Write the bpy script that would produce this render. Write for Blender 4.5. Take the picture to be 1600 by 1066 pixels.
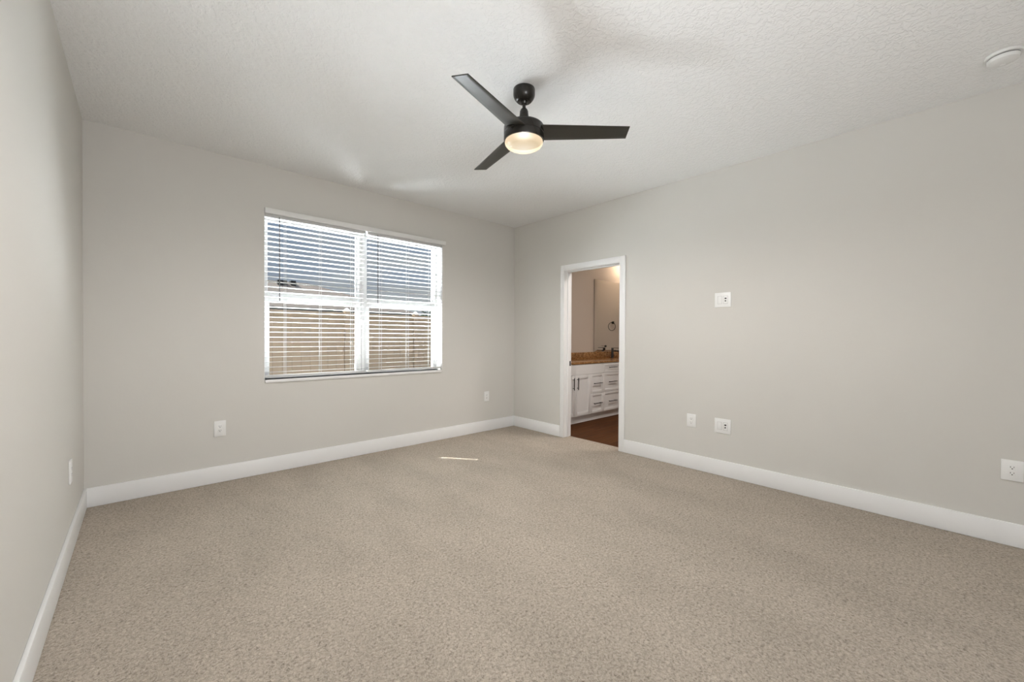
import bpy, bmesh, math, random
from mathutils import Vector, Matrix

random.seed(7)
scene = bpy.context.scene
for o in list(bpy.data.objects):
    bpy.data.objects.remove(o, do_unlink=True)
COL = scene.collection

# ------------------------------------------------------------------ camera
ROOM_W, ROOM_H, REAR = 4.131, 2.74, -6.5
YAW, PITCH, ROLL = 0.7390, -0.0092, 0.0054
cam_data = bpy.data.cameras.new('camera')
cam_data.sensor_width = 36.0
cam_data.lens = 636.56 / 1600 * 36
cam_data.clip_start = 0.02
cam = bpy.data.objects.new('camera', cam_data)
COL.objects.link(cam)
F = Vector((math.sin(YAW) * math.cos(PITCH), math.cos(YAW) * math.cos(PITCH), math.sin(PITCH)))
R0 = Vector((math.cos(YAW), -math.sin(YAW), 0))
U0 = R0.cross(F)
Rv = R0 * math.cos(ROLL) + U0 * math.sin(ROLL)
Uv = -R0 * math.sin(ROLL) + U0 * math.cos(ROLL)
rot = Matrix((Rv, Uv, -F)).transposed()
cam.matrix_world = Matrix.Translation((0.3004, -4.1576, 1.226)) @ rot.to_4x4()
scene.camera = cam

# ------------------------------------------------------------------ colour management
scene.view_settings.view_transform = 'Standard'
scene.view_settings.look = 'None'
scene.view_settings.exposure = 0.5
scene.view_settings.gamma = 1.0
scene.view_settings.use_curve_mapping = False


scene.cycles.use_light_tree = False
scene.cycles.use_adaptive_sampling = False


# ------------------------------------------------------------------ node helpers
def nodes_of(owner):
    owner.use_nodes = True
    nt = owner.node_tree
    nt.nodes.clear()
    return nt


def add(nt, kind, **kw):
    n = nt.nodes.new(kind)
    for k, v in kw.items():
        if k in n.inputs:
            n.inputs[k].default_value = v
        else:
            setattr(n, k, v)
    return n


def ramp(nt, stops):
    n = nt.nodes.new('ShaderNodeValToRGB')
    el = n.color_ramp.elements
    while len(el) < len(stops):
        el.new(0.5)
    for e, (p, c) in zip(el, stops):
        e.position = p
        e.color = c if len(c) == 4 else (*c, 1)
    return n


# ------------------------------------------------------------------ world: blue sky with bright clouds
world = bpy.data.worlds.new('sky')
scene.world = world
nt = nodes_of(world)
tc = add(nt, 'ShaderNodeTexCoord')
sep = add(nt, 'ShaderNodeSeparateXYZ')
nt.links.new(tc.outputs['Generated'], sep.inputs[0])
mp = add(nt, 'ShaderNodeMapping')
mp.inputs['Scale'].default_value = (3.0, 3.0, 11.0)
mp.inputs['Location'].default_value = (1.3, 0.4, 0.25)
nt.links.new(tc.outputs['Generated'], mp.inputs[0])
nz = add(nt, 'ShaderNodeTexNoise', Scale=1.3, Detail=5.0, Roughness=0.6)
nt.links.new(mp.outputs[0], nz.inputs['Vector'])
cl = ramp(nt, [(0.43, (0, 0, 0)), (0.62, (1, 1, 1))])
nt.links.new(nz.outputs['Fac'], cl.inputs[0])
blue = ramp(nt, [(0.0, (0.62, 0.68, 0.76)), (0.14, (0.52, 0.60, 0.74)), (0.30, (0.40, 0.52, 0.74)), (1.0, (0.28, 0.44, 0.76))])
nt.links.new(sep.outputs['Z'], blue.inputs[0])
mix = add(nt, 'ShaderNodeMixRGB')
nt.links.new(cl.outputs[0], mix.inputs[0])
nt.links.new(blue.outputs[0], mix.inputs[1])
mix.inputs[2].default_value = (0.78, 0.80, 0.82, 1)
boost = add(nt, 'ShaderNodeMapRange')          # the sky overhead, lit by the sun, is far brighter than the horizon band
boost.inputs['From Min'].default_value = 0.30
boost.inputs['From Max'].default_value = 0.62
boost.inputs['To Min'].default_value = 0.40
boost.inputs['To Max'].default_value = 2.6
nt.links.new(sep.outputs['Z'], boost.inputs['Value'])
bg = add(nt, 'ShaderNodeBackground')
nt.links.new(mix.outputs[0], bg.inputs['Color'])
nt.links.new(boost.outputs[0], bg.inputs['Strength'])
out = add(nt, 'ShaderNodeOutputWorld')
nt.links.new(bg.outputs[0], out.inputs[0])


# ------------------------------------------------------------------ lights
def light(name, kind, loc, energy, color=(1, 1, 1), direction=None, **kw):
    d = bpy.data.lights.new(name, kind)
    d.energy = energy
    d.color = color
    for k, v in kw.items():
        setattr(d, k, v)
    o = bpy.data.objects.new(name, d)
    o.location = loc
    if direction is not None:
        o.rotation_euler = Vector(direction).to_track_quat('-Z', 'Y').to_euler()
    COL.objects.link(o)
    return o


SUN_DIR = (0.614, -0.789, -1.09)
light('sun', 'SUN', (-4, 6, 9), 11.0, (1.0, 0.95, 0.88), SUN_DIR, angle=0.004)
# unseen fill lamp added behind an invented opening in the rear wall
light('rear_fill', 'AREA', (0.95, REAR - 0.12, 1.15), 13, (0.99, 0.99, 1.0), (0, 1, 0.0),
      shape='RECTANGLE', size=1.6, size_y=2.0)
# unseen area lamps added outside, below the sill, to brighten the ceiling
light('window_fill', 'AREA', (2.04, 2.2, 0.15), 190, (0.965, 1.0, 1.06), (0, -1, 0.55),
      shape='RECTANGLE', size=4.2, size_y=0.85)
light('window_fill_near', 'AREA', (2.04, 1.2, 0.22), 580, (0.965, 1.0, 1.06), (0, -1, 1.2),
      shape='RECTANGLE', size=2.6, size_y=0.7)
# unseen fill lamp added behind the camera, aimed up at the ceiling
light('ceiling_fill', 'AREA', (0.8, -4.95, 1.6), 24, (0.99, 0.99, 1.0), (0, 0.7, 0.7),
      shape='RECTANGLE', size=0.6, size_y=0.6)
# the bulb inside the ceiling fan's frosted lens
light('fan_bulb', 'SPOT', (2.035, -2.352, 2.392), 126, (1.0, 0.975, 0.95), (0, 0, -1),
      spot_size=math.radians(178), spot_blend=0.5, shadow_soft_size=0.012)


# ------------------------------------------------------------------ materials
def mat(name, color, rough=0.5, metal=0.0, spec=0.5, bump=None, vary=None, coat=0.0, emit=None):
    m = bpy.data.materials.new(name)
    nt = nodes_of(m)
    p = add(nt, 'ShaderNodeBsdfPrincipled')
    p.inputs['Base Color'].default_value = (*color, 1)
    p.inputs['Roughness'].default_value = rough
    p.inputs['Metallic'].default_value = metal
    p.inputs['Specular IOR Level'].default_value = spec
    p.inputs['Coat Weight'].default_value = coat
    o = add(nt, 'ShaderNodeOutputMaterial')
    nt.links.new(p.outputs[0], o.inputs[0])
    tc = add(nt, 'ShaderNodeTexCoord')
    if vary:
        scale, amt = vary
        n = add(nt, 'ShaderNodeTexNoise', Scale=scale, Detail=3.0)
        nt.links.new(tc.outputs['Object'], n.inputs['Vector'])
        lo = tuple(c * (1 - amt) for c in color)
        hi = tuple(min(1, c * (1 + amt)) for c in color)
        r = ramp(nt, [(0.3, lo), (0.7, hi)])
        nt.links.new(n.outputs['Fac'], r.inputs[0])
        nt.links.new(r.outputs[0], p.inputs['Base Color'])
    if bump:
        scale, strength, dist = bump
        n = add(nt, 'ShaderNodeTexNoise', Scale=scale, Detail=4.0, Roughness=0.55)
        nt.links.new(tc.outputs['Object'], n.inputs['Vector'])
        b = add(nt, 'ShaderNodeBump', Strength=strength, Distance=dist)
        nt.links.new(n.outputs['Fac'], b.inputs['Height'])
        nt.links.new(b.outputs[0], p.inputs['Normal'])
    if emit:
        p.inputs['Emission Color'].default_value = (*emit[0], 1)
        p.inputs['Emission Strength'].default_value = emit[1]
    return m


M = {}
M['wall'] = mat('wall_paint', (0.68, 0.662, 0.622), 0.75, spec=0.25, bump=(55, 0.10, 0.004), vary=(1.2, 0.008))
M['trim'] = mat('trim_paint', (0.90, 0.90, 0.895), 0.38, spec=0.4)
M['vinyl'] = mat('white_vinyl', (0.70, 0.70, 0.695), 0.35, spec=0.4)
M['slat'] = mat('blind_white', (0.64, 0.64, 0.63), 0.6, spec=0.2)
M['valance'] = mat('valance_white', (0.84, 0.84, 0.82), 0.5)
M['wand'] = mat('wand_clear_grey', (0.16, 0.16, 0.165), 0.25)
M['cord'] = mat('cord_grey', (0.55, 0.55, 0.54), 0.8)
M['sill'] = mat('marble_sill', (0.85, 0.845, 0.83), 0.25, vary=(9, 0.03))
M['plate'] = mat('plate_white', (0.88, 0.88, 0.865), 0.35)
M['gap'] = mat('gap_grey', (0.40, 0.40, 0.39), 0.8)
M['slot'] = mat('slot_dark', (0.03, 0.03, 0.03), 0.6)
M['jack'] = mat('jack_dark', (0.05, 0.05, 0.05), 0.5)
M['bronze'] = mat('fan_bronze', (0.016, 0.014, 0.011), 0.26, metal=0.0, spec=0.42)
M['blade'] = mat('fan_blade', (0.022, 0.020, 0.014), 0.36, spec=0.6, bump=(40, 0.03, 0.002))
M['detector'] = mat('detector_white', (0.82, 0.82, 0.80), 0.4)
M['black'] = mat('matte_black', (0.012, 0.011, 0.011), 0.35, spec=0.4)
M['pull'] = mat('pull_dark', (0.05, 0.048, 0.046), 0.35, metal=0.4)
M['cabinet'] = mat('cabinet_white', (0.78, 0.775, 0.77), 0.4)
M['bathwall'] = mat('bath_wall_paint', (0.54, 0.475, 0.415), 0.7, spec=0.25)
M['fence'] = mat('fence_tan', (0.29, 0.215, 0.15), 0.55, spec=0.3)
M['fencecap'] = mat('fence_cap_cream', (0.72, 0.68, 0.60), 0.5)
M['stucco'] = mat('stucco', (0.16, 0.14, 0.12), 0.9)
M['fascia'] = mat('fascia', (0.08, 0.07, 0.06), 0.7)
M['bark'] = mat('bark', (0.10, 0.075, 0.05), 0.9, bump=(30, 0.5, 0.02))
M['leaf'] = mat('leaf_dark', (0.030, 0.055, 0.018), 0.7, vary=(3, 0.5))
M['concrete'] = mat('lawn_ground', (0.16, 0.155, 0.115), 0.95, vary=(6, 0.15))


def make_ceiling():
    m = bpy.data.materials.new('ceiling_knockdown')
    nt = nodes_of(m)
    p = add(nt, 'ShaderNodeBsdfPrincipled')
    p.inputs['Base Color'].default_value = (0.88, 0.88, 0.87, 1)
    p.inputs['Roughness'].default_value = 0.85
    p.inputs['Specular IOR Level'].default_value = 0.2
    o = add(nt, 'ShaderNodeOutputMaterial')
    nt.links.new(p.outputs[0], o.inputs[0])
    tc = add(nt, 'ShaderNodeTexCoord')
    mpp = add(nt, 'ShaderNodeMapping')
    mpp.inputs['Scale'].default_value = (1, 1, 1)
    nt.links.new(tc.outputs['Object'], mpp.inputs[0])
    n = add(nt, 'ShaderNodeTexNoise', Scale=38.0, Detail=3.0, Roughness=0.5, Distortion=0.8)
    nt.links.new(mpp.outputs[0], n.inputs['Vector'])
    r = ramp(nt, [(0.44, (0, 0, 0)), (0.58, (1, 1, 1))])
    nt.links.new(n.outputs['Fac'], r.inputs[0])
    b = add(nt, 'ShaderNodeBump', Strength=0.42, Distance=0.006)
    nt.links.new(r.outputs[0], b.inputs['Height'])
    nt.links.new(b.outputs[0], p.inputs['Normal'])
    return m


def make_carpet():
    m = bpy.data.materials.new('carpet_beige')
    nt = nodes_of(m)
    p = add(nt, 'ShaderNodeBsdfPrincipled')
    p.inputs['Roughness'].default_value = 0.95
    p.inputs['Specular IOR Level'].default_value = 0.05
    o = add(nt, 'ShaderNodeOutputMaterial')
    nt.links.new(p.outputs[0], o.inputs[0])
    tc = add(nt, 'ShaderNodeTexCoord')
    fine = add(nt, 'ShaderNodeTexNoise', Scale=88.0, Detail=4.0, Roughness=0.72, Distortion=0.8)
    nt.links.new(tc.outputs['Object'], fine.inputs['Vector'])
    big = add(nt, 'ShaderNodeTexNoise', Scale=2.3, Detail=5.0, Roughness=0.62)
    mpp = add(nt, 'ShaderNodeMapping')
    mpp.inputs['Rotation'].default_value = (0, 0, math.radians(38))
    mpp.inputs['Scale'].default_value = (1.0, 0.45, 1.0)
    nt.links.new(tc.outputs['Object'], mpp.inputs[0])
    nt.links.new(mpp.outputs[0], big.inputs['Vector'])
    # tufts: light tips, dark gaps
    r = ramp(nt, [(0.30, (0.23, 0.195, 0.155)), (0.47, (0.475, 0.410, 0.340)), (0.56, (0.555, 0.485, 0.405)), (0.72, (0.70, 0.625, 0.535))])
    nt.links.new(fine.outputs['Fac'], r.inputs[0])
    # vacuum and footprint marks: pile leaning one way or the other
    r2 = ramp(nt, [(0.36, (0.89, 0.89, 0.89)), (0.60, (1.0, 1.0, 1.0))])
    nt.links.new(big.outputs['Fac'], r2.inputs[0])
    mx = add(nt, 'ShaderNodeMixRGB', blend_type='MULTIPLY')
    mx.inputs[0].default_value = 1.0
    nt.links.new(r.outputs[0], mx.inputs[1])
    nt.links.new(r2.outputs[0], mx.inputs[2])
    nt.links.new(mx.outputs[0], p.inputs['Base Color'])
    b = add(nt, 'ShaderNodeBump', Strength=0.9, Distance=0.008)
    nt.links.new(fine.outputs['Fac'], b.inputs['Height'])
    nt.links.new(b.outputs[0], p.inputs['Normal'])
    return m


def make_wood_floor():
    m = bpy.data.materials.new('wood_plank_floor')
    nt = nodes_of(m)
    p = add(nt, 'ShaderNodeBsdfPrincipled')
    p.inputs['Roughness'].default_value = 0.6
    p.inputs['Specular IOR Level'].default_value = 0.08
    o = add(nt, 'ShaderNodeOutputMaterial')
    nt.links.new(p.outputs[0], o.inputs[0])
    tc = add(nt, 'ShaderNodeTexCoord')
    br = add(nt, 'ShaderNodeTexBrick')
    br.inputs['Scale'].default_value = 1.0
    br.inputs['Brick Width'].default_value = 1.2
    br.inputs['Row Height'].default_value = 0.18
    br.inputs['Mortar Size'].default_value = 0.003
    br.inputs['Color1'].default_value = (0.075, 0.026, 0.007, 1)
    br.inputs['Color2'].default_value = (0.105, 0.040, 0.012, 1)
    br.inputs['Mortar'].default_value = (0.09, 0.05, 0.03, 1)
    nt.links.new(tc.outputs['Object'], br.inputs['Vector'])
    mpp = add(nt, 'ShaderNodeMapping')
    mpp.inputs['Scale'].default_value = (1.5, 22, 1)
    nt.links.new(tc.outputs['Object'], mpp.inputs[0])
    n = add(nt, 'ShaderNodeTexNoise', Scale=2.0, Detail=5.0)
    nt.links.new(mpp.outputs[0], n.inputs['Vector'])
    r = ramp(nt, [(0.3, (0.6, 0.6, 0.6)), (0.7, (1.15, 1.1, 1.05))])
    nt.links.new(n.outputs['Fac'], r.inputs[0])
    mx = add(nt, 'ShaderNodeMixRGB', blend_type='MULTIPLY')
    mx.inputs[0].default_value = 1.0
    nt.links.new(br.outputs['Color'], mx.inputs[1])
    nt.links.new(r.outputs[0], mx.inputs[2])
    nt.links.new(mx.outputs[0], p.inputs['Base Color'])
    return m


def make_granite():
    m = bpy.data.materials.new('brown_granite')
    nt = nodes_of(m)
    p = add(nt, 'ShaderNodeBsdfPrincipled')
    p.inputs['Roughness'].default_value = 0.18
    o = add(nt, 'ShaderNodeOutputMaterial')
    nt.links.new(p.outputs[0], o.inputs[0])
    tc = add(nt, 'ShaderNodeTexCoord')
    n = add(nt, 'ShaderNodeTexNoise', Scale=38.0, Detail=6.0, Roughness=0.75)
    nt.links.new(tc.outputs['Object'], n.inputs['Vector'])
    r = ramp(nt, [(0.33, (0.06, 0.025, 0.012)), (0.46, (0.25, 0.12, 0.04)), (0.56, (0.36, 0.19, 0.075)), (0.72, (0.56, 0.38, 0.21))])
    nt.links.new(n.outputs['Fac'], r.inputs[0])
    nt.links.new(r.outputs[0], p.inputs['Base Color'])
    return m


def make_shingles():
    m = bpy.data.materials.new('brown_shingles')
    nt = nodes_of(m)
    p = add(nt, 'ShaderNodeBsdfPrincipled')
    p.inputs['Roughness'].default_value = 0.9
    o = add(nt, 'ShaderNodeOutputMaterial')
    nt.links.new(p.outputs[0], o.inputs[0])
    tc = add(nt, 'ShaderNodeTexCoord')
    br = add(nt, 'ShaderNodeTexBrick')
    br.inputs['Scale'].default_value = 1.0
    br.inputs['Brick Width'].default_value = 0.33
    br.inputs['Row Height'].default_value = 0.14
    br.inputs['Mortar Size'].default_value = 0.006
    br.inputs['Color1'].default_value = (0.065, 0.048, 0.036, 1)
    br.inputs['Color2'].default_value = (0.088, 0.066, 0.05, 1)
    br.inputs['Mortar'].default_value = (0.055, 0.04, 0.03, 1)
    nt.links.new(tc.outputs['Object'], br.inputs['Vector'])
    nt.links.new(br.outputs['Color'], p.inputs['Base Color'])
    return m


def make_glass():
    m = bpy.data.materials.new('window_glass')
    nt = nodes_of(m)
    t = add(nt, 'ShaderNodeBsdfTransparent')
    t.inputs['Color'].default_value = (0.94, 0.96, 0.955, 1)
    g = add(nt, 'ShaderNodeBsdfGlossy', Roughness=0.02)
    lw = add(nt, 'ShaderNodeLayerWeight', Blend=0.5)
    fr = add(nt, 'ShaderNodeMath', operation='POWER')
    nt.links.new(lw.outputs['Facing'], fr.inputs[0])
    fr.inputs[1].default_value = 6.0
    ms = add(nt, 'ShaderNodeMixShader')
    nt.links.new(fr.outputs[0], ms.inputs[0])
    nt.links.new(t.outputs[0], ms.inputs[1])
    nt.links.new(g.outputs[0], ms.inputs[2])
    o = add(nt, 'ShaderNodeOutputMaterial')
    nt.links.new(ms.outputs[0], o.inputs[0])
    return m


def make_lamp_lens():
    m = bpy.data.materials.new('frosted_lamp_lens')
    nt = nodes_of(m)
    p = add(nt, 'ShaderNodeBsdfPrincipled')
    p.inputs['Base Color'].default_value = (0.03, 0.03, 0.03, 1)
    p.inputs['Roughness'].default_value = 0.35
    tc = add(nt, 'ShaderNodeTexCoord')
    ln = add(nt, 'ShaderNodeVectorMath', operation='LENGTH')
    sx = add(nt, 'ShaderNodeVectorMath', operation='MULTIPLY')
    sx.inputs[1].default_value = (1, 1, 0)
    nt.links.new(tc.outputs['Object'], sx.inputs[0])
    nt.links.new(sx.outputs[0], ln.inputs[0])
    mr = add(nt, 'ShaderNodeMapRange')        # the bulb glows brightest behind the middle of the lens
    mr.inputs['From Min'].default_value = 0.0
    mr.inputs['From Max'].default_value = 0.115
    nt.links.new(ln.outputs['Value'], mr.inputs['Value'])
    r = ramp(nt, [(0.0, (0.90, 0.80, 0.66)), (0.35, (0.84, 0.71, 0.53)), (0.8, (0.72, 0.56, 0.36)), (1.0, (0.90, 0.70, 0.46))])
    nt.links.new(mr.outputs[0], r.inputs[0])
    nt.links.new(r.outputs[0], p.inputs['Emission Color'])
    p.inputs['Emission Strength'].default_value = 1.3
    t = add(nt, 'ShaderNodeBsdfTransparent')   # thin opal glass: half of the bulb's light passes straight through
    ms = add(nt, 'ShaderNodeMixShader')
    ms.inputs[0].default_value = 0.5
    nt.links.new(t.outputs[0], ms.inputs[1])
    nt.links.new(p.outputs[0], ms.inputs[2])
    o = add(nt, 'ShaderNodeOutputMaterial')
    nt.links.new(ms.outputs[0], o.inputs[0])
    return m


def make_mirror():
    return mat('mirror_silver', (0.86, 0.87, 0.86), 0.015, metal=1.0)


M['ceiling'] = make_ceiling()
M['carpet'] = make_carpet()
M['wood'] = make_wood_floor()
M['granite'] = make_granite()
M['shingle'] = make_shingles()
M['glass'] = make_glass()
M['lens'] = make_lamp_lens()
M['mirror'] = make_mirror()
M['opal'] = mat('opal_glass', (0.9, 0.85, 0.78), 0.3, emit=((1.0, 0.80, 0.58), 2.0))


# ------------------------------------------------------------------ mesh helpers
def new_bm():
    return bmesh.new()


def add_box(bm, lo, hi, bevel=0.0, seg=2):
    lo, hi = [min(a, b) for a, b in zip(lo, hi)], [max(a, b) for a, b in zip(lo, hi)]
    r = bmesh.ops.create_cube(bm, size=1.0)
    vs = r['verts']
    for v in vs:
        v.co = Vector([(l + h) / 2 + c * (h - l) for l, h, c in zip(lo, hi, v.co)])
    if bevel > 0:
        es = list({e for v in vs for e in v.link_edges})
        bmesh.ops.bevel(bm, geom=es, offset=bevel, segments=seg, affect='EDGES', profile=0.5)


def add_lathe(bm, prof, center=(0, 0, 0), n=48, axis='Z', cap=True):
    """prof: list of (radius, height); first and last rings are capped."""
    rings = []
    for r, z in prof:
        ring = []
        for i in range(n):
            a = 2 * math.pi * i / n
            p = Vector((r * math.cos(a), r * math.sin(a), z))
            if axis == 'X':
                p = Vector((p.z, p.x, p.y))
            elif axis == 'Y':
                p = Vector((p.y, p.z, p.x))
            ring.append(bm.verts.new(p + Vector(center)))
        rings.append(ring)
    for a, b in zip(rings, rings[1:]):
        for i in range(n):
            j = (i + 1) % n
            bm.faces.new((a[i], a[j], b[j], b[i]))
    if cap:
        bm.faces.new(rings[0][::-1])
        bm.faces.new(rings[-1])


def add_tube(bm, pts, r, n=12, closed=False):
    pts = [Vector(p) for p in pts]
    rings = []
    m = len(pts)
    prev = None
    for i, p in enumerate(pts):
        if closed:
            t = pts[(i + 1) % m] - pts[i - 1]
        else:
            t = pts[min(i + 1, m - 1)] - pts[max(i - 1, 0)]
        t.normalize()
        if prev is None:
            ref = Vector((0, 0, 1)) if abs(t.z) < 0.9 else Vector((1, 0, 0))
            u = t.cross(ref).normalized()
        else:
            u = (prev - t * prev.dot(t)).normalized()
        prev = u
        w = t.cross(u)
        rings.append([bm.verts.new(p + u * r * math.cos(2 * math.pi * k / n) + w * r * math.sin(2 * math.pi * k / n)) for k in range(n)])
    pairs = list(zip(rings, rings[1:]))
    if closed:
        pairs.append((rings[-1], rings[0]))
    for a, b in pairs:
        for k in range(n):
            j = (k + 1) % n
            bm.faces.new((a[k], a[j], b[j], b[k]))
    if not closed:
        bm.faces.new(rings[0][::-1])
        bm.faces.new(rings[-1])


def obj(name, bm, material, parent=None, smooth=False, loc=None):
    bmesh.ops.recalc_face_normals(bm, faces=bm.faces)
    me = bpy.data.meshes.new(name)
    bm.to_mesh(me)
    bm.free()
    me.materials.append(M[material] if isinstance(material, str) else material)
    if smooth:
        me.polygons.foreach_set('use_smooth', [True] * len(me.polygons))
        me.set_sharp_from_angle(angle=math.radians(38))
    o = bpy.data.objects.new(name, me)
    COL.objects.link(o)
    if loc is not None:
        o.location = loc
    if parent is not None:
        o.parent = parent
    return o


def box(name, lo, hi, material, parent=None, bevel=0.0):
    bm = new_bm()
    add_box(bm, lo, hi, bevel)
    return obj(name, bm, material, parent, smooth=bevel > 0)


def struct(o):
    o['kind'] = 'structure'
    return o


def empty(name, loc=(0, 0, 0), rz=0.0):
    o = bpy.data.objects.new(name, None)
    o.empty_display_size = 0.1
    o.location = loc
    o.rotation_euler = (0, 0, rz)
    COL.objects.link(o)
    return o


def tag(o, label, cat, group=None):
    o['label'] = label
    o['category'] = cat
    if group:
        o['group'] = group
    return o


# ================================================================== ROOM SHELL
WX0, WX1, WZ0, WZ1 = 1.112, 2.963, 0.835, 2.350       # window opening
DY0, DY1, DZ = -0.907, -1.690, 2.036                  # clear door opening (far, near, top)
WT = 0.22                                             # outer wall thickness
PT = 0.125                                            # partition thickness
GZ = -0.16                                            # ground level outside
BX1 = 7.30                                            # bathroom far side wall

bm = new_bm()
add_box(bm, (-0.15, 0, -0.05), (WX0, WT, ROOM_H))
add_box(bm, (WX1, 0, -0.05), (ROOM_W + PT, WT, ROOM_H))
add_box(bm, (WX0, 0, -0.05), (WX1, WT, WZ0))
add_box(bm, (WX0, 0, WZ1), (WX1, WT, ROOM_H))
struct(obj('wall_back', bm, 'wall'))
bm = new_bm()
add_box(bm, (-0.15, WT, GZ), (WX0, WT + 0.02, ROOM_H))
add_box(bm, (WX1, WT, GZ), (BX1 + 0.1, WT + 0.02, ROOM_H))
add_box(bm, (WX0, WT, GZ), (WX1, WT + 0.02, WZ0))
add_box(bm, (WX0, WT, WZ1), (WX1, WT + 0.02, ROOM_H))
struct(obj('wall_dark_skin', bm, 'stucco'))  # unseen dark skin added to cut light bouncing onto the fence

bm = new_bm()
add_box(bm, (-0.15, REAR, -0.05), (0, 0, ROOM_H))
struct(obj('wall_left', bm, 'wall'))

bm = new_bm()
add_box(bm, (ROOM_W, DY0 + 0.018, -0.05), (ROOM_W + PT, 0, ROOM_H))
add_box(bm, (ROOM_W, REAR, -0.05), (ROOM_W + PT, DY1 - 0.018, ROOM_H))
add_box(bm, (ROOM_W, DY1 - 0.018, DZ + 0.018), (ROOM_W + PT, DY0 + 0.018, ROOM_H))
struct(obj('wall_right', bm, 'wall'))

bm = new_bm()
add_box(bm, (-0.15, REAR - 0.15, -0.05), (0.05, REAR, ROOM_H))
add_box(bm, (1.85, REAR - 0.15, -0.05), (ROOM_W + PT, REAR, ROOM_H))
add_box(bm, (0.05, REAR - 0.15, 2.25), (1.85, REAR, ROOM_H))  # opening below this header is added for the rear fill lamp
struct(obj('wall_rear', bm, 'wall'))

struct(box('ceiling', (-0.15, REAR - 0.15, ROOM_H), (ROOM_W + PT, WT, ROOM_H + 0.12), 'ceiling'))

bm = new_bm()
add_box(bm, (-0.15, REAR - 0.6, -0.14), (ROOM_W, 0, 0.0))
add_box(bm, (ROOM_W, DY1 - 0.018, -0.14), (4.250, DY0 + 0.018, 0.0))
struct(obj('floor', bm, 'carpet'))

# baseboards
BH, BT = 0.1385, 0.0165


def baseboard(name, lo, hi):
    bm = new_bm()
    add_box(bm, lo, hi, 0.004, 2)
    struct(obj(name, bm, 'trim', smooth=True))


baseboard('baseboard_back', (0.0, -BT, 0.001), (ROOM_W, 0.0, BH))
baseboard('baseboard_left', (0.0, REAR, 0.001), (BT, -BT, BH))
bm = new_bm()
add_box(bm, (ROOM_W - BT, -0.851, 0.001), (ROOM_W, -BT, BH), 0.004, 2)
add_box(bm, (ROOM_W - BT, REAR, 0.001), (ROOM_W, -1.752, BH), 0.004, 2)
struct(obj('baseboard_right', bm, 'trim', smooth=True))

# ------------------------------------------------------------------ doorway to the bathroom
door = struct(empty('door_1', (ROOM_W, (DY0 + DY1) / 2, 0)))


def at_door(lo, hi, bm, bevel=0.0):
    off = Vector(door.location)
    add_box(bm, tuple(Vector(lo) - off), tuple(Vector(hi) - off), bevel)


bm = new_bm()
JX0, JX1 = ROOM_W - 0.001, ROOM_W + PT + 0.004
at_door((JX0, DY0, 0.001), (JX1, DY0 + 0.018, DZ + 0.018), bm)
at_door((JX0, DY1 - 0.018, 0.001), (JX1, DY1, DZ + 0.018), bm)
at_door((JX0, DY1, DZ), (JX1, DY0, DZ + 0.018), bm)
obj('jamb', bm, 'trim', door)
bm = new_bm()
SX0, SX1 = ROOM_W + 0.050, ROOM_W + 0.086
at_door((SX0, DY0 - 0.011, 0.001), (SX1, DY0, DZ), bm, 0.002)
at_door((SX0, DY1, 0.001), (SX1, DY1 + 0.011, DZ), bm, 0.002)
at_door((SX0, DY1 + 0.011, DZ - 0.011), (SX1, DY0 - 0.011, DZ), bm, 0.002)
obj('door_stop', bm, 'trim', door, smooth=True)
CX = ROOM_W - 0.017
for lo, hi in (((CX, DY0 - 0.003, 0.001), (ROOM_W, -0.851, 2.106)),
               ((CX, -1.754, 0.001), (ROOM_W, DY1 + 0.003, 2.106)),
               ((CX, DY1 + 0.003, DZ + 0.004), (ROOM_W, DY0 - 0.003, 2.106))):
    bm = new_bm()
    at_door(lo, hi, bm, 0.003)
    obj('casing', bm, 'trim', door, smooth=True)
bm = new_bm()
at_door((ROOM_W + 0.094, DY0 - 0.0015, 0.875), (ROOM_W + 0.121, DY0 + 0.002, 0.935), bm, 0.001)
o = obj('strike_plate', bm, 'black', door)
o['label'] = 'black strike plate'

# ------------------------------------------------------------------ windows (two single-hung units side by side)
YF, YL, YU, YB = 0.122, 0.135, 0.172, 0.207          # frame front, lower sash front, upper sash front, frame back


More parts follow.
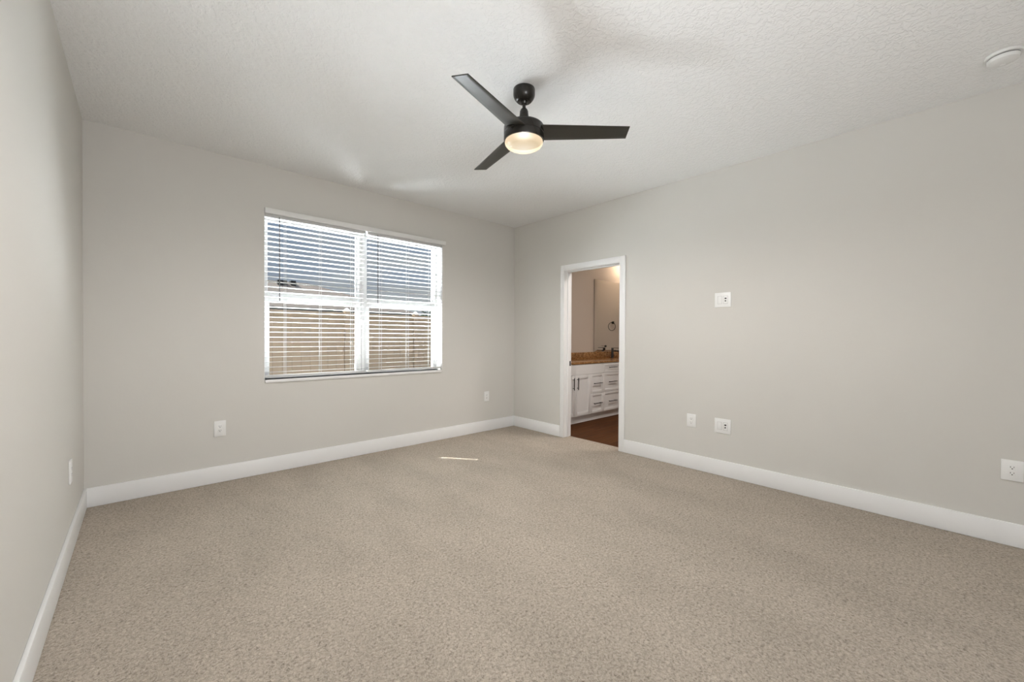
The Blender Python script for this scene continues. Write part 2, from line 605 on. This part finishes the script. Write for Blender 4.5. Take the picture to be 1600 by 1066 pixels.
def window_unit(name, x0, x1, lg, ug):
    """x0..x1 unit width; lg / ug clear glass rectangles (x0,x1,z0,z1) of lower and upper sash"""
    w = struct(empty(name, ((x0 + x1) / 2, YF, WZ0)))
    off = Vector(w.location)

    def b(bm, lo, hi, bev=0.002):
        add_box(bm, tuple(Vector(lo) - off), tuple(Vector(hi) - off), bev)

    bm = new_bm()
    z0, z1 = WZ0 + 0.001, WZ1 - 0.012
    fw = 0.026
    b(bm, (x0, YF, z0), (x0 + fw, YB, z1))
    b(bm, (x1 - fw, YF, z0), (x1, YB, z1))
    b(bm, (x0 + fw, YF, z1 - fw), (x1 - fw, YB, z1))
    b(bm, (x0 + fw, YF, z0), (x1 - fw, YB, z0 + 0.012))
    obj('frame', bm, 'vinyl', w, smooth=True)

    def sash(nm, g, ox0, ox1, oz0, oz1, y0, y1):
        bm = new_bm()
        b(bm, (ox0, y0, oz0), (g[0], y1, oz1))
        b(bm, (g[1], y0, oz0), (ox1, y1, oz1))
        b(bm, (g[0], y0, oz0), (g[1], y1, g[2]))
        b(bm, (g[0], y0, g[3]), (g[1], y1, oz1))
        s = obj(nm, bm, 'vinyl', w, smooth=True)
        ym = y1 - 0.012
        bm = new_bm()
        b(bm, (g[0] - 0.004, ym, g[2] - 0.004), (g[1] + 0.004, ym + 0.004, g[3] + 0.004), 0)
        obj('glass_pane', bm, 'glass', s)

    sash('lower_sash', lg, x0 + 0.020, x1 - 0.020, z0 + 0.004, 1.600, YL, YL + 0.032)
    sash('upper_sash', ug, x0 + 0.022, x1 - 0.022, 1.560, z1 - 0.010, YU, YU + 0.030)
    bm = new_bm()
    xm = (lg[0] + lg[1]) / 2
    b(bm, (xm - 0.03, YL - 0.010, 1.590), (xm + 0.03, YL + 0.006, 1.606), 0.003)
    obj('sash_lock', bm, 'vinyl', w, smooth=True)
    return w


window_unit('window_1', WX0 + 0.003, 2.033, (1.179, 1.979, 0.862, 1.539), (1.172, 1.991, 1.642, 2.29))
window_unit('window_2', 2.039, WX1 - 0.003, (2.124, 2.916, 0.860, 1.543), (2.113, 2.924, 1.642, 2.29))

# white lining of the opening and marble sill
bm = new_bm()
add_box(bm, (WX0, 0.002, WZ0), (WX0 + 0.003, YF, WZ1 - 0.012))
add_box(bm, (WX1 - 0.003, 0.002, WZ0), (WX1, YF, WZ1 - 0.012))
add_box(bm, (WX0, 0.002, WZ1 - 0.012), (WX1, YB, WZ1))
struct(obj('trim_1', bm, 'trim'))
bm = new_bm()
add_box(bm, (WX0 + 0.004, -0.016, 0.806), (2.948, YF, WZ0), 0.005, 3)
struct(obj('trim_2', bm, 'sill', smooth=True))

# ------------------------------------------------------------------ window blinds
SP, SZ0, NS = 0.0454, 0.8985, 32
SY0, SY1 = 0.004, 0.054


def blind(x0, x1, sx0, sx1, ladders, wand_x, wand_z, label):
    b = empty('window_blind', ((x0 + x1) / 2, 0.029, 0.836))
    tag(b, label, 'window blind', 'white blinds in the window')
    off = Vector(b.location)
    T = lambda v: tuple(Vector(v) - off)
    bm = new_bm()
    for i in range(NS):
        z = SZ0 + SP * i
        if z > 2.318:
            break
        # a slightly crowned slat, as faux-wood slats are, nearly level
        tilt = 0.0010 + random.uniform(-0.0006, 0.0006)
        th = 0.0026
        prof = []
        for k in range(5):
            f = k / 4
            y = SY0 + (SY1 - SY0) * f
            zc = z + tilt * (0.5 - f) * 2 + 0.0012 * (1 - (2 * f - 1) ** 2)
            prof.append((y, zc))
        top = [[bm.verts.new(Vector(T((x, y, zc + th / 2)))) for y, zc in prof] for x in (sx0, sx1)]
        bot = [[bm.verts.new(Vector(T((x, y, zc - th / 2)))) for y, zc in prof] for x in (sx0, sx1)]
        for k in range(4):
            bm.faces.new((top[0][k], top[1][k], top[1][k + 1], top[0][k + 1]))
            bm.faces.new((bot[0][k], bot[0][k + 1], bot[1][k + 1], bot[1][k]))
        for e in (0, 4):
            bm.faces.new((top[0][e], top[1][e], bot[1][e], bot[0][e]))
        for s in (0, 1):
            bm.faces.new(top[s] + bot[s][::-1])
    obj('slats', bm, 'slat', b)
    bm = new_bm()
    add_box(bm, T((x0, SY0 + 0.001, 0.853)), T((x1, SY1 - 0.001, 0.871)), 0.003)
    obj('bottom_rail', bm, 'slat', b, smooth=True)
    bm = new_bm()
    add_box(bm, T((x0, 0.0, 2.292)), T((x1, 0.058, 2.337)), 0.002)
    obj('headrail', bm, 'slat', b, smooth=True)
    for lx in ladders:
        bm = new_bm()
        for dy in (SY0 - 0.002, SY1 + 0.002):
            for dx in (-0.004, 0.004):
                add_tube(bm, [T((lx + dx, dy, 0.860)), T((lx + dx, dy, 2.295))], 0.0009, 6)
        obj('ladder_cord', bm, 'cord', b)
    bm = new_bm()
    add_tube(bm, [T((wand_x, -0.018, wand_z)), T((wand_x, -0.014, 2.285))], 0.0042, 10)
    add_tube(bm, [T((wand_x, -0.014, 2.283)), T((wand_x, -0.010, 2.297)), T((wand_x, 0.004, 2.305))], 0.0018, 8)
    o = obj('tilt_wand', bm, 'wand', b, smooth=True)
    o['label'] = 'grey tilt wand'
    return b


blind(WX0 + 0.006, 2.028, WX0 + 0.006, 2.020, (1.285, 1.592, 1.895), 1.229, 1.545,
      'white horizontal slat blind over the left half of the window')
blind(2.052, WX1 - 0.006, 2.063, WX1 - 0.006, (2.203, 2.519, 2.807), 2.153, 1.564,
      'white horizontal slat blind over the right half of the window')

bm = new_bm()
va = empty('blind_valance', (2.05, -0.010, 2.310))
tag(va, 'long white valance board across the top of both window blinds', 'valance')
add_box(bm, (1.112 - 2.05, -0.022, 0.004), (2.990 - 2.05, -0.008, 0.052), 0.004, 3)
obj('face_board', bm, 'valance', va, smooth=True)
for sx in (1.112, 2.980):
    bm = new_bm()
    add_box(bm, (sx - 2.05, -0.0085, 0.005), (sx + 0.010 - 2.05, 0.0095, 0.051), 0.001)
    obj('return_end', bm, 'valance', va)

# ------------------------------------------------------------------ ceiling fan
FX, FY = 2.035, -2.352
fan = empty('ceiling_fan', (FX, FY, ROOM_H))
tag(fan, 'dark bronze three-blade ceiling fan with a lit round lamp', 'ceiling fan')
bm = new_bm()
add_lathe(bm, [(0.0655, 0.0), (0.0665, -0.003), (0.0665, -0.034), (0.0645, -0.044), (0.059, -0.056), (0.0515, -0.066), (0.0445, -0.073), (0.0405, -0.075)], n=56)
obj('canopy', bm, 'bronze', fan, smooth=True)
bm = new_bm()
add_lathe(bm, [(0.020, -0.072), (0.022, -0.080), (0.017, -0.090), (0.0105, -0.092), (0.0105, -0.150)], n=32)
obj('downrod', bm, 'bronze', fan, smooth=True)
bm = new_bm()
add_lathe(bm, [(0.012, -0.118), (0.020, -0.122), (0.0255, -0.134), (0.0285, -0.165), (0.0295, -0.222), (0.034, -0.226)], n=40)
obj('yoke_cover', bm, 'bronze', fan, smooth=True)
bm = new_bm()
add_lathe(bm, [(0.100, -0.222), (0.116, -0.223), (0.121, -0.228), (0.1225, -0.236), (0.1225, -0.272), (0.1205, -0.274), (0.1205, -0.277), (0.1225, -0.279), (0.1225, -0.310), (0.120, -0.316), (0.112, -0.317)], n=72)
obj('motor_housing', bm, 'bronze', fan, smooth=True)
bm = new_bm()
add_lathe(bm, [(0.110, -0.314), (0.1145, -0.316), (0.1160, -0.324), (0.1145, -0.333), (0.105, -0.345), (0.088, -0.354), (0.062, -0.361), (0.032, -0.3645), (0.004, -0.3655)], n=72)
o = obj('lamp_lens', bm, 'lens', fan, smooth=True)
o['label'] = 'glowing frosted lamp lens'
for k, a in enumerate((-163.05, -43.05, 76.95)):
    a = math.radians(a)
    e = Vector((math.cos(a), math.sin(a), 0))
    n = Vector((-e.y, e.x, 0))
    p = math.radians(-12.0)
    c = n * math.cos(p) + Vector((0, 0, math.sin(p)))
    up = e.cross(c)
    zc = 2.478 - ROOM_H
    bm = new_bm()
    NL = 14
    rows = []
    for i in range(NL + 1):
        f = i / NL
        r = 0.085 + (0.632 - 0.085) * f
        w = (0.135 + (0.103 - 0.135) * f) / 2
        row = []
        for s in (-1, -0.96, -0.5, 0, 0.5, 0.96, 1):
            th = 0.0030 if abs(s) < 0.99 else 0.0018
            base = e * r + c * (w * s) + Vector((0, 0, zc))
            row.append((bm.verts.new(base + up * th), bm.verts.new(base - up * th)))
        rows.append(row)
    m = len(rows[0])
    for r0, r1 in zip(rows, rows[1:]):
        for j in range(m - 1):
            bm.faces.new((r0[j][0], r0[j + 1][0], r1[j + 1][0], r1[j][0]))
            bm.faces.new((r0[j][1], r1[j][1], r1[j + 1][1], r0[j + 1][1]))
        for j in (0, m - 1):
            bm.faces.new((r0[j][0], r1[j][0], r1[j][1], r0[j][1]))
    for row in (rows[0], rows[-1]):
        for j in range(m - 1):
            bm.faces.new((row[j][0], row[j][1], row[j + 1][1], row[j + 1][0]))
    obj('blade', bm, 'blade', fan, smooth=True)
# ------------------------------------------------------------------ smoke detector
sd = empty('smoke_detector', (3.68, -4.30, ROOM_H))
tag(sd, 'round white smoke detector on the ceiling', 'smoke detector')
bm = new_bm()
add_lathe(bm, [(0.066, 0.0), (0.069, -0.002), (0.069, -0.012), (0.067, -0.015), (0.058, -0.0155)], n=56)
obj('base_ring', bm, 'detector', sd, smooth=True)
bm = new_bm()
add_lathe(bm, [(0.0575, -0.013), (0.0575, -0.020), (0.0595, -0.0215), (0.0595, -0.030), (0.056, -0.038), (0.044, -0.044), (0.020, -0.046)], n=56)
obj('cover', bm, 'detector', sd, smooth=True)
bm = new_bm()
add_lathe(bm, [(0.0572, -0.0165), (0.0582, -0.0170), (0.0582, -0.0205), (0.0572, -0.021)], n=56)
obj('vent_slot', bm, 'slot', sd)
bm = new_bm()
add_lathe(bm, [(0.011, -0.044), (0.011, -0.0475), (0.008, -0.0485)], center=(0.022, 0.0, 0), n=24)
obj('test_button', bm, 'plate', sd, smooth=True)


# ------------------------------------------------------------------ wall plates
def frame_for(wall):
    """local axes: u along the wall (to the right for a viewer inside), z up, n out of the wall"""
    if wall == 'back':
        return Vector((1, 0, 0)), Vector((0, -1, 0))
    if wall == 'right':
        return Vector((0, -1, 0)), Vector((-1, 0, 0))
    return Vector((0, 1, 0)), Vector((1, 0, 0))


def wall_box(bm, wall, u0, u1, z0, z1, n0, n1, bev=0.0):
    U, N = frame_for(wall)
    a = U * u0 + N * n0 + Vector((0, 0, z0))
    b = U * u1 + N * n1 + Vector((0, 0, z1))
    add_box(bm, tuple(a), tuple(b), bev)


def outlet(wall, pos, label, w=0.082, h=0.130):
    t = empty('wall_outlet', pos)
    tag(t, label, 'wall outlet', 'white outlets low on the walls')
    bm = new_bm()
    wall_box(bm, wall, -w / 2, w / 2, -h / 2, h / 2, 0.0, 0.0078, 0.0022)
    obj('cover_plate', bm, 'plate', t, smooth=True)
    bm = new_bm()
    wall_box(bm, wall, -0.0168, 0.0168, -0.0335, 0.0335, 0.0055, 0.0092, 0.0008)
    obj('receptacle', bm, 'plate', t, smooth=True)
    bm = new_bm()
    for s in (1, -1):
        zc = s * 0.0175
        wall_box(bm, wall, -0.0078, -0.0054, zc - 0.001, zc + 0.0075, 0.0088, 0.0095)
        wall_box(bm, wall, 0.0054, 0.0078, zc + 0.0002, zc + 0.0070, 0.0088, 0.0095)
        wall_box(bm, wall, -0.0026, 0.0026, zc - 0.0095, zc - 0.0045, 0.0088, 0.0095)
    o = obj('slots', bm, 'slot', t)
    o['label'] = 'dark outlet slots'
    return t


def data_plate(wall, pos, label, w=0.136, h=0.130):
    t = empty('wall_plate', pos)
    tag(t, label, 'wall plate', 'wide jack plates on the right wall')
    bm = new_bm()
    wall_box(bm, wall, -w / 2, w / 2, -h / 2, h / 2, 0.0, 0.0078, 0.0022)
    obj('cover_plate', bm, 'plate', t, smooth=True)
    bm = new_bm()
    for c in (-0.0245, 0.0245):
        wall_box(bm, wall, c - 0.0185, c + 0.0185, -0.035, 0.035, 0.0060, 0.0080)
    obj('insert_gap', bm, 'gap', t)
    bm = new_bm()
    wall_box(bm, wall, -0.0415, -0.0075, -0.0335, 0.0335, 0.0055, 0.0092, 0.0008)
    obj('blank_insert', bm, 'plate', t, smooth=True)
    bm = new_bm()
    wall_box(bm, wall, 0.0075, 0.0415, -0.0335, 0.0335, 0.0055, 0.0092, 0.0008)
    obj('jack_insert', bm, 'plate', t, smooth=True)
    U, N = frame_for(wall)
    bm = new_bm()
    wall_box(bm, wall, 0.0165, 0.0325, 0.006, 0.0185, 0.0088, 0.0098)
    o = obj('data_jack', bm, 'jack', t)
    bm = new_bm()
    ax = 'Y' if wall == 'back' else 'X'
    c = U * 0.0245 + Vector((0, 0, -0.0095))
    d0, d1 = (N * 0.0078), (N * 0.0150)
    add_tube(bm, [tuple(c + d0), tuple(c + d1)], 0.0058, 16)
    obj('coaxial_jack', bm, 'jack', t, smooth=True)
    return t


outlet('back', (0.788, 0, 0.450), 'white outlet low on the window wall, left of the window')
outlet('back', (3.641, 0, 0.452), 'white outlet low on the window wall, near the far corner')
outlet('left', (0, -0.770, 0.450), 'white outlet low on the left wall')
outlet('right', (ROOM_W, -2.470, 0.453), 'white outlet low on the right wall beside a jack plate', w=0.086, h=0.122)
outlet('right', (ROOM_W, -4.378, 0.450), 'white outlet at the right edge of the photo, low on the wall', w=0.086, h=0.122)
data_plate('right', (ROOM_W, -2.739, 1.568), 'wide white jack plate high on the right wall')
data_plate('right', (ROOM_W, -2.748, 0.445), 'wide white jack plate low on the right wall beside an outlet')

# ================================================================== BATHROOM
BX0 = ROOM_W + PT
BY1 = -3.2
struct(box('floor_bathroom', (4.250, BY1, -0.14), (BX1 + 0.1, 0.0, -0.003), 'wood'))
struct(box('ceiling_bathroom', (BX0, BY1, ROOM_H), (BX1 + 0.1, WT, ROOM_H + 0.12), 'ceiling'))
struct(box('wall_bathroom_back', (BX0, 0.0, -0.05), (BX1 + 0.1, WT, ROOM_H), 'bathwall'))
struct(box('wall_bathroom_right', (BX1, BY1, -0.05), (BX1 + 0.1, 0.0, ROOM_H), 'bathwall'))
struct(box('wall_bathroom_front', (BX0, BY1 - 0.1, -0.05), (BX1 + 0.1, BY1, ROOM_H), 'bathwall'))

VF, VB = -0.520, -0.003            # cabinet front face, back


def pull(parent, off, x0, z0, x1, z1):
    """bar pull on two posts"""
    bm = new_bm()
    y = VF - 0.019
    T = lambda v: tuple(Vector(v) - off)
    add_box(bm, T((min(x0, x1) - 0.005, y - 0.033, min(z0, z1) - 0.005)), T((max(x0, x1) + 0.005, y - 0.023, max(z0, z1) + 0.005)), 0.0015)
    for f in (0.12, 0.88):
        x, z = x0 + (x1 - x0) * f, z0 + (z1 - z0) * f
        add_box(bm, T((x - 0.004, y - 0.024, z - 0.004)), T((x + 0.004, y, z + 0.004)))
    o = obj('handle', bm, 'pull', parent, smooth=True)
    o['label'] = 'dark bar pull'


def shaker(name, parent, off, x0, x1, z0, z1, rail=0.055):
    g = 0.0018
    x0, x1, z0, z1 = x0 + g, x1 - g, z0 + g, z1 - g
    bm = new_bm()
    T = lambda v: tuple(Vector(v) - off)
    y0, y1 = VF - 0.019, VF
    add_box(bm, T((x0, y0, z0)), T((x0 + rail, y1, z1)), 0.001)
    add_box(bm, T((x1 - rail, y0, z0)), T((x1, y1, z1)), 0.001)
    add_box(bm, T((x0 + rail, y0, z0)), T((x1 - rail, y1, z0 + rail)), 0.001)
    add_box(bm, T((x0 + rail, y0, z1 - rail)), T((x1 - rail, y1, z1)), 0.001)
    add_box(bm, T((x0 + rail - 0.001, y0 + 0.008, z0 + rail - 0.001)), T((x1 - rail + 0.001, y1, z1 - rail + 0.001)))
    return obj(name, bm, 'cabinet', parent, smooth=True)


def cabinet(x0, x1, label):
    c = empty('vanity_cabinet', ((x0 + x1) / 2, VF, 0.0))
    tag(c, label, 'cabinet', 'white cabinets under the granite countertop')
    off = Vector(c.location)
    T = lambda v: tuple(Vector(v) - off)
    bm = new_bm()
    add_box(bm, T((x0, VF, 0.105)), T((x1, VB, 0.846)))
    obj('cabinet_body', bm, 'cabinet', c)
    bm = new_bm()
    add_box(bm, T((x0, VF + 0.035, 0.0)), T((x1, VB, 0.105)))
    obj('toe_kick', bm, 'cabinet', c)
    return c, off


ZT, ZA, ZM, ZL = 0.840, 0.695, 0.405, 0.110
X0, XD, XA, XB, XC = 4.300, 4.797, 5.158, 5.476, 5.994
c, off = cabinet(X0, XB, 'white shaker sink cabinet in the bathroom with paired doors and two drawers')
bm = new_bm()
T = lambda v: tuple(Vector(v) - off)
add_box(bm, T((X0 + 0.002, VF - 0.019, ZA + 0.002)), T((XB - 0.002, VF, ZT)), 0.001)
obj('false_front', bm, 'cabinet', c)
d = shaker('door', c, off, X0, XD, ZL, ZA)
pull(d, off, 4.752, 0.495, 4.752, 0.655)
d = shaker('door', c, off, XD, XA, ZL, ZA)
pull(d, off, 4.842, 0.495, 4.842, 0.655)
for z0, z1, zh in ((ZM, ZA, 0.553), (ZL, ZM, 0.256)):
    d = shaker('drawer', c, off, XA, XB, z0, z1, 0.04)
    pull(d, off, 5.215, zh, 5.415, zh)
c, off = cabinet(XB, XC, 'white three-drawer cabinet in the bathroom, right of the sink cabinet')
for z0, z1, zh in ((ZA, ZT, 0.775), (ZM, ZA, 0.553), (ZL, ZM, 0.256)):
    d = shaker('drawer', c, off, XB, XC, z0, z1, 0.04)
    pull(d, off, 5.600, zh, 5.800, zh)
c, off = cabinet(XC, 6.95, 'white double-door sink cabinet farthest inside the bathroom')
bm = new_bm()
T = lambda v: tuple(Vector(v) - off)
add_box(bm, T((XC + 0.002, VF - 0.019, ZA + 0.002)), T((6.948, VF, ZT)), 0.001)
obj('false_front', bm, 'cabinet', c)
for x0, x1, hx in ((XC, 6.472, 6.43), (6.472, 6.95, 6.514)):
    d = shaker('door', c, off, x0, x1, ZL, ZA)
    pull(d, off, hx, 0.495, hx, 0.655)

ct = empty('vanity_countertop', (5.6, -0.27, 0.846))
tag(ct, 'brown speckled granite countertop with backsplash in the bathroom', 'countertop')
off = Vector(ct.location)
bm = new_bm()
add_box(bm, tuple(Vector((BX0 + 0.003, -0.548, 0.846)) - off), tuple(Vector((6.965, -0.003, 0.876)) - off), 0.003)
obj('stone_top', bm, 'granite', ct, smooth=True)
bm = new_bm()
add_box(bm, tuple(Vector((BX0 + 0.003, -0.023, 0.876)) - off), tuple(Vector((6.965, -0.003, 0.986)) - off), 0.002)
obj('backsplash', bm, 'granite', ct, smooth=True)

# faucet
fa = empty('faucet', (6.36, -0.10, 0.876))
tag(fa, 'black single-post faucet on the granite bathroom countertop', 'faucet')
bm = new_bm()
add_lathe(bm, [(0.026, 0.0005), (0.026, 0.006), (0.021, 0.010), (0.021, 0.165), (0.019, 0.168)], n=32)
obj('post', bm, 'black', fa, smooth=True)
bm = new_bm()
add_box(bm, (-0.013, -0.165, 0.112), (0.013, -0.010, 0.134), 0.004)
obj('spout', bm, 'black', fa, smooth=True)
bm = new_bm()
add_box(bm, (-0.010, -0.125, 0.169), (0.010, 0.018, 0.178), 0.003)
obj('lever', bm, 'black', fa, smooth=True)

# mirror with a bevelled edge
mi = empty('wall_mirror', (6.6, -0.003, 0.990))
tag(mi, 'large frameless mirror on the bathroom wall above the countertop', 'mirror')
x0, x1, z0, z1 = 5.955, 7.22, 0.992, 2.215
bv, ty, ry = 0.072, -0.014, -0.0085
bm = new_bm()
out4 = [(x0, z0), (x1, z0), (x1, z1), (x0, z1)]
in4 = [(x0 + bv, z0 + 0.02), (x1 - bv, z0 + 0.02), (x1 - bv, z1 - 0.05), (x0 + bv, z1 - 0.05)]
L = lambda x, y, z: Vector((x - 6.6, y + 0.003, z - 0.990))
vi = [bm.verts.new(L(x, ty, z)) for x, z in in4]
bm.faces.new(vi)
obj('glass', bm, 'mirror', mi)
bm = new_bm()
vi = [bm.verts.new(L(x, ty, z)) for x, z in in4]
vo = [bm.verts.new(L(x, ry, z)) for x, z in out4]
for i in range(4):
    j = (i + 1) % 4
    bm.faces.new((vo[i], vo[j], vi[j], vi[i]))
obj('bevelled_edge', bm, 'mirror', mi)
bm = new_bm()
add_box(bm, tuple(L(x0, ry + 0.0002, z0)), tuple(L(x1, -0.003, z1)))
obj('backing', bm, 'black', mi)

# towel ring and hook on the side wall (seen in the mirror)
tr = empty('towel_ring', (BX1, -0.545, 1.530))
tag(tr, 'black towel ring seen in the bathroom mirror', 'towel ring')
bm = new_bm()
add_box(bm, (-0.010, -0.024, -0.024), (0.0, 0.024, 0.024), 0.003)
add_box(bm, (-0.052, -0.010, -0.010), (-0.009, 0.010, 0.010), 0.002)
obj('wall_mount', bm, 'black', tr, smooth=True)
bm = new_bm()
add_tube(bm, [(-0.045, 0.082 * math.sin(2 * math.pi * i / 48) , -0.078 + 0.082 * math.cos(2 * math.pi * i / 48)) for i in range(48)], 0.0048, 10, closed=True)
obj('ring', bm, 'black', tr, smooth=True)
hk = empty('wall_hook', (BX1, -0.715, 1.055))
tag(hk, 'small black hook low in the bathroom mirror', 'hook')
bm = new_bm()
add_lathe(bm, [(0.020, 0.0), (0.020, -0.008), (0.012, -0.010), (0.012, -0.040)], n=24, axis='X')
obj('hook_base', bm, 'black', hk, smooth=True)
bm = new_bm()
add_tube(bm, [(-0.036, 0.0, 0.0), (-0.040, -0.03, 0.002), (-0.040, -0.080, 0.006)], 0.0032, 10)
obj('hook_arm', bm, 'black', hk, smooth=True)

# vanity light bar on the wall over the mirror (behind the right jamb from the camera)
vl = empty('vanity_light', (7.0, -0.003, 2.46))
tag(vl, 'black vanity light bar with glowing glass shades above the bathroom mirror', 'wall lamp')
bm = new_bm()
add_box(bm, (-0.28, -0.030, -0.035), (0.28, 0.0, 0.035), 0.003)
obj('backplate', bm, 'black', vl, smooth=True)
for dx in (-0.2, 0.0, 0.2):
    bm = new_bm()
    add_lathe(bm, [(0.030, 0.060), (0.048, 0.040), (0.052, -0.060), (0.050, -0.065)], center=(dx, -0.10, -0.03), n=32)
    s = obj('shade', bm, 'opal', vl, smooth=True)
    bm = new_bm()
    add_tube(bm, [(dx, -0.02, 0.0), (dx, -0.10, 0.0), (dx, -0.10, 0.032)], 0.008, 10)
    obj('arm', bm, 'black', vl, smooth=True)
light('vanity_lamp', 'POINT', (6.75, -0.25, 2.52), 7.5, (1.0, 0.78, 0.58), shadow_soft_size=0.12)
light('bathroom_fill', 'AREA', (4.95, -2.1, ROOM_H - 0.02), 22.0, (1.0, 0.93, 0.87), (0, 0, -1), shape='DISK', size=0.5)  # unseen lamp set to brighten the cabinet fronts

# ================================================================== OUTSIDE THE WINDOW
struct(box('ground', (-25, WT, GZ - 0.3), (40, 45, GZ), 'concrete'))

# tan privacy fence
FYY = 4.45
fe = empty('privacy_fence', (3.5, FYY, GZ))
tag(fe, 'tan vinyl privacy fence outside the window', 'fence')
off = Vector(fe.location)
T = lambda v: tuple(Vector(v) - off)
ZF = 1.72
posts = [3.48 + 1.59 * k for k in range(-3, 4)]
for x in posts:
    bm = new_bm()
    add_box(bm, T((x - 0.055, FYY - 0.055, GZ)), T((x + 0.055, FYY + 0.055, ZF + 0.03)), 0.004)
    po = obj('post', bm, 'fence', fe, smooth=True)
    bm = new_bm()
    add_box(bm, T((x - 0.066, FYY - 0.066, ZF + 0.03)), T((x + 0.066, FYY + 0.066, ZF + 0.05)), 0.004)
    add_lathe(bm, [(0.075, 0.0), (0.02, 0.045), (0.004, 0.05)], center=T((x, FYY, ZF + 0.05)), n=4)
    obj('post_cap', bm, 'fencecap', po)
for a, b2 in zip(posts, posts[1:]):
    bm = new_bm()
    n = 9
    w = (b2 - a - 0.11) / n
    for i in range(n):
        xx = a + 0.055 + w * i
        add_box(bm, T((xx + 0.0015, FYY - 0.011, GZ + 0.08)), T((xx + w - 0.0015, FYY + 0.011, ZF - 0.06)))
    obj('panel', bm, 'fence', fe)
    for z0, z1 in ((ZF - 0.10, ZF), (GZ + 0.05, GZ + 0.18)):
        bm = new_bm()
        add_box(bm, T((a + 0.05, FYY - 0.024, z0)), T((b2 - 0.05, FYY + 0.024, z1)), 0.004)
        obj('rail', bm, 'fence', fe, smooth=True)

# unseen slab added to block the sun from the upper panes
struct(box('sun_block_slab', (-1.0, WT + 0.02, 2.65), (8.0, 0.93, 2.80), 'trim'))

# neighbouring house with a hip roof
EX, EY, EZ = 10.39, 14.0, 2.40
RX, RY, RZ = 6.42, 17.55, 3.83
nh = empty('neighbor_house', (4.0, 19.0, GZ))
tag(nh, 'neighbouring house with brown hip roof beyond the fence', 'house')
off = Vector(nh.location)
bm = new_bm()
add_box(bm, tuple(Vector((-9, EY + 0.45, GZ)) - off), tuple(Vector((EX - 0.45, 21.5, EZ - 0.05)) - off))
obj('wall', bm, 'stucco', nh)
bm = new_bm()
L = lambda *v: bm.verts.new(Vector(v) - off)
BYY = 2 * RY - EY
a, b2, c2, d2 = L(-10, EY, EZ), L(EX, EY, EZ), L(EX, BYY, EZ), L(-10, BYY, EZ)
e2, f2 = L(RX, RY, RZ), L(-6, RY, RZ)
bm.faces.new((a, b2, e2, f2))
bm.faces.new((b2, c2, e2))
bm.faces.new((c2, d2, f2, e2))
bm.faces.new((d2, a, f2))
bm.faces.new((a, d2, c2, b2))
obj('roof', bm, 'shingle', nh)
bm = new_bm()
add_box(bm, tuple(Vector((-10, EY - 0.02, EZ - 0.20)) - off), tuple(Vector((EX, EY + 0.01, EZ)) - off))
add_box(bm, tuple(Vector((EX - 0.01, EY, EZ - 0.20)) - off), tuple(Vector((EX + 0.02, BYY, EZ)) - off))
obj('fascia', bm, 'fascia', nh)
for vx, vz, s in ((5.15, 3.72, 0.20), (5.62, 3.74, 0.11)):
    bm = new_bm()
    add_box(bm, tuple(Vector((vx - s, 16.95, 3.50)) - off), tuple(Vector((vx + s, 17.25, vz + 0.10)) - off), 0.02)
    obj('roof_vent', bm, 'black', nh)


# trees behind the fence to the right
def tree(loc, r, h, label, seed):
    rnd = random.Random(seed)
    t = empty('tree', loc)
    tag(t, label, 'tree')
    bm = new_bm()
    add_tube(bm, [(0, 0, 0), (0.03, 0.02, h * 0.4), (0, 0, h * 0.8)], 0.10, 10)
    obj('trunk', bm, 'bark', t, smooth=True)
    bm = new_bm()
    for i in range(900):
        v = Vector((rnd.gauss(0, 1), rnd.gauss(0, 1), rnd.gauss(0, 1))).normalized() * (rnd.random() ** 0.4)
        p = Vector((v.x * r, v.y * r, h * 0.72 + v.z * h * 0.30))
        s = rnd.uniform(0.07, 0.16)
        q = Matrix.Rotation(rnd.uniform(0, 6.28), 3, Vector((rnd.gauss(0, 1), rnd.gauss(0, 1), rnd.gauss(0, 1))).normalized())
        vs = [bm.verts.new(p + q @ Vector((x * s, y * s * 0.5, z * s * 0.2))) for x, y, z in ((-1, 0, 0), (0, -1, 0.4), (1, 0, 0), (0, 1, 0.4))]
        bm.faces.new(vs)
    obj('foliage', bm, 'leaf', t)


tree((14.2, 18.6, GZ), 1.25, 3.1, 'dark green bushy tree beyond the right end of the fence', 3)
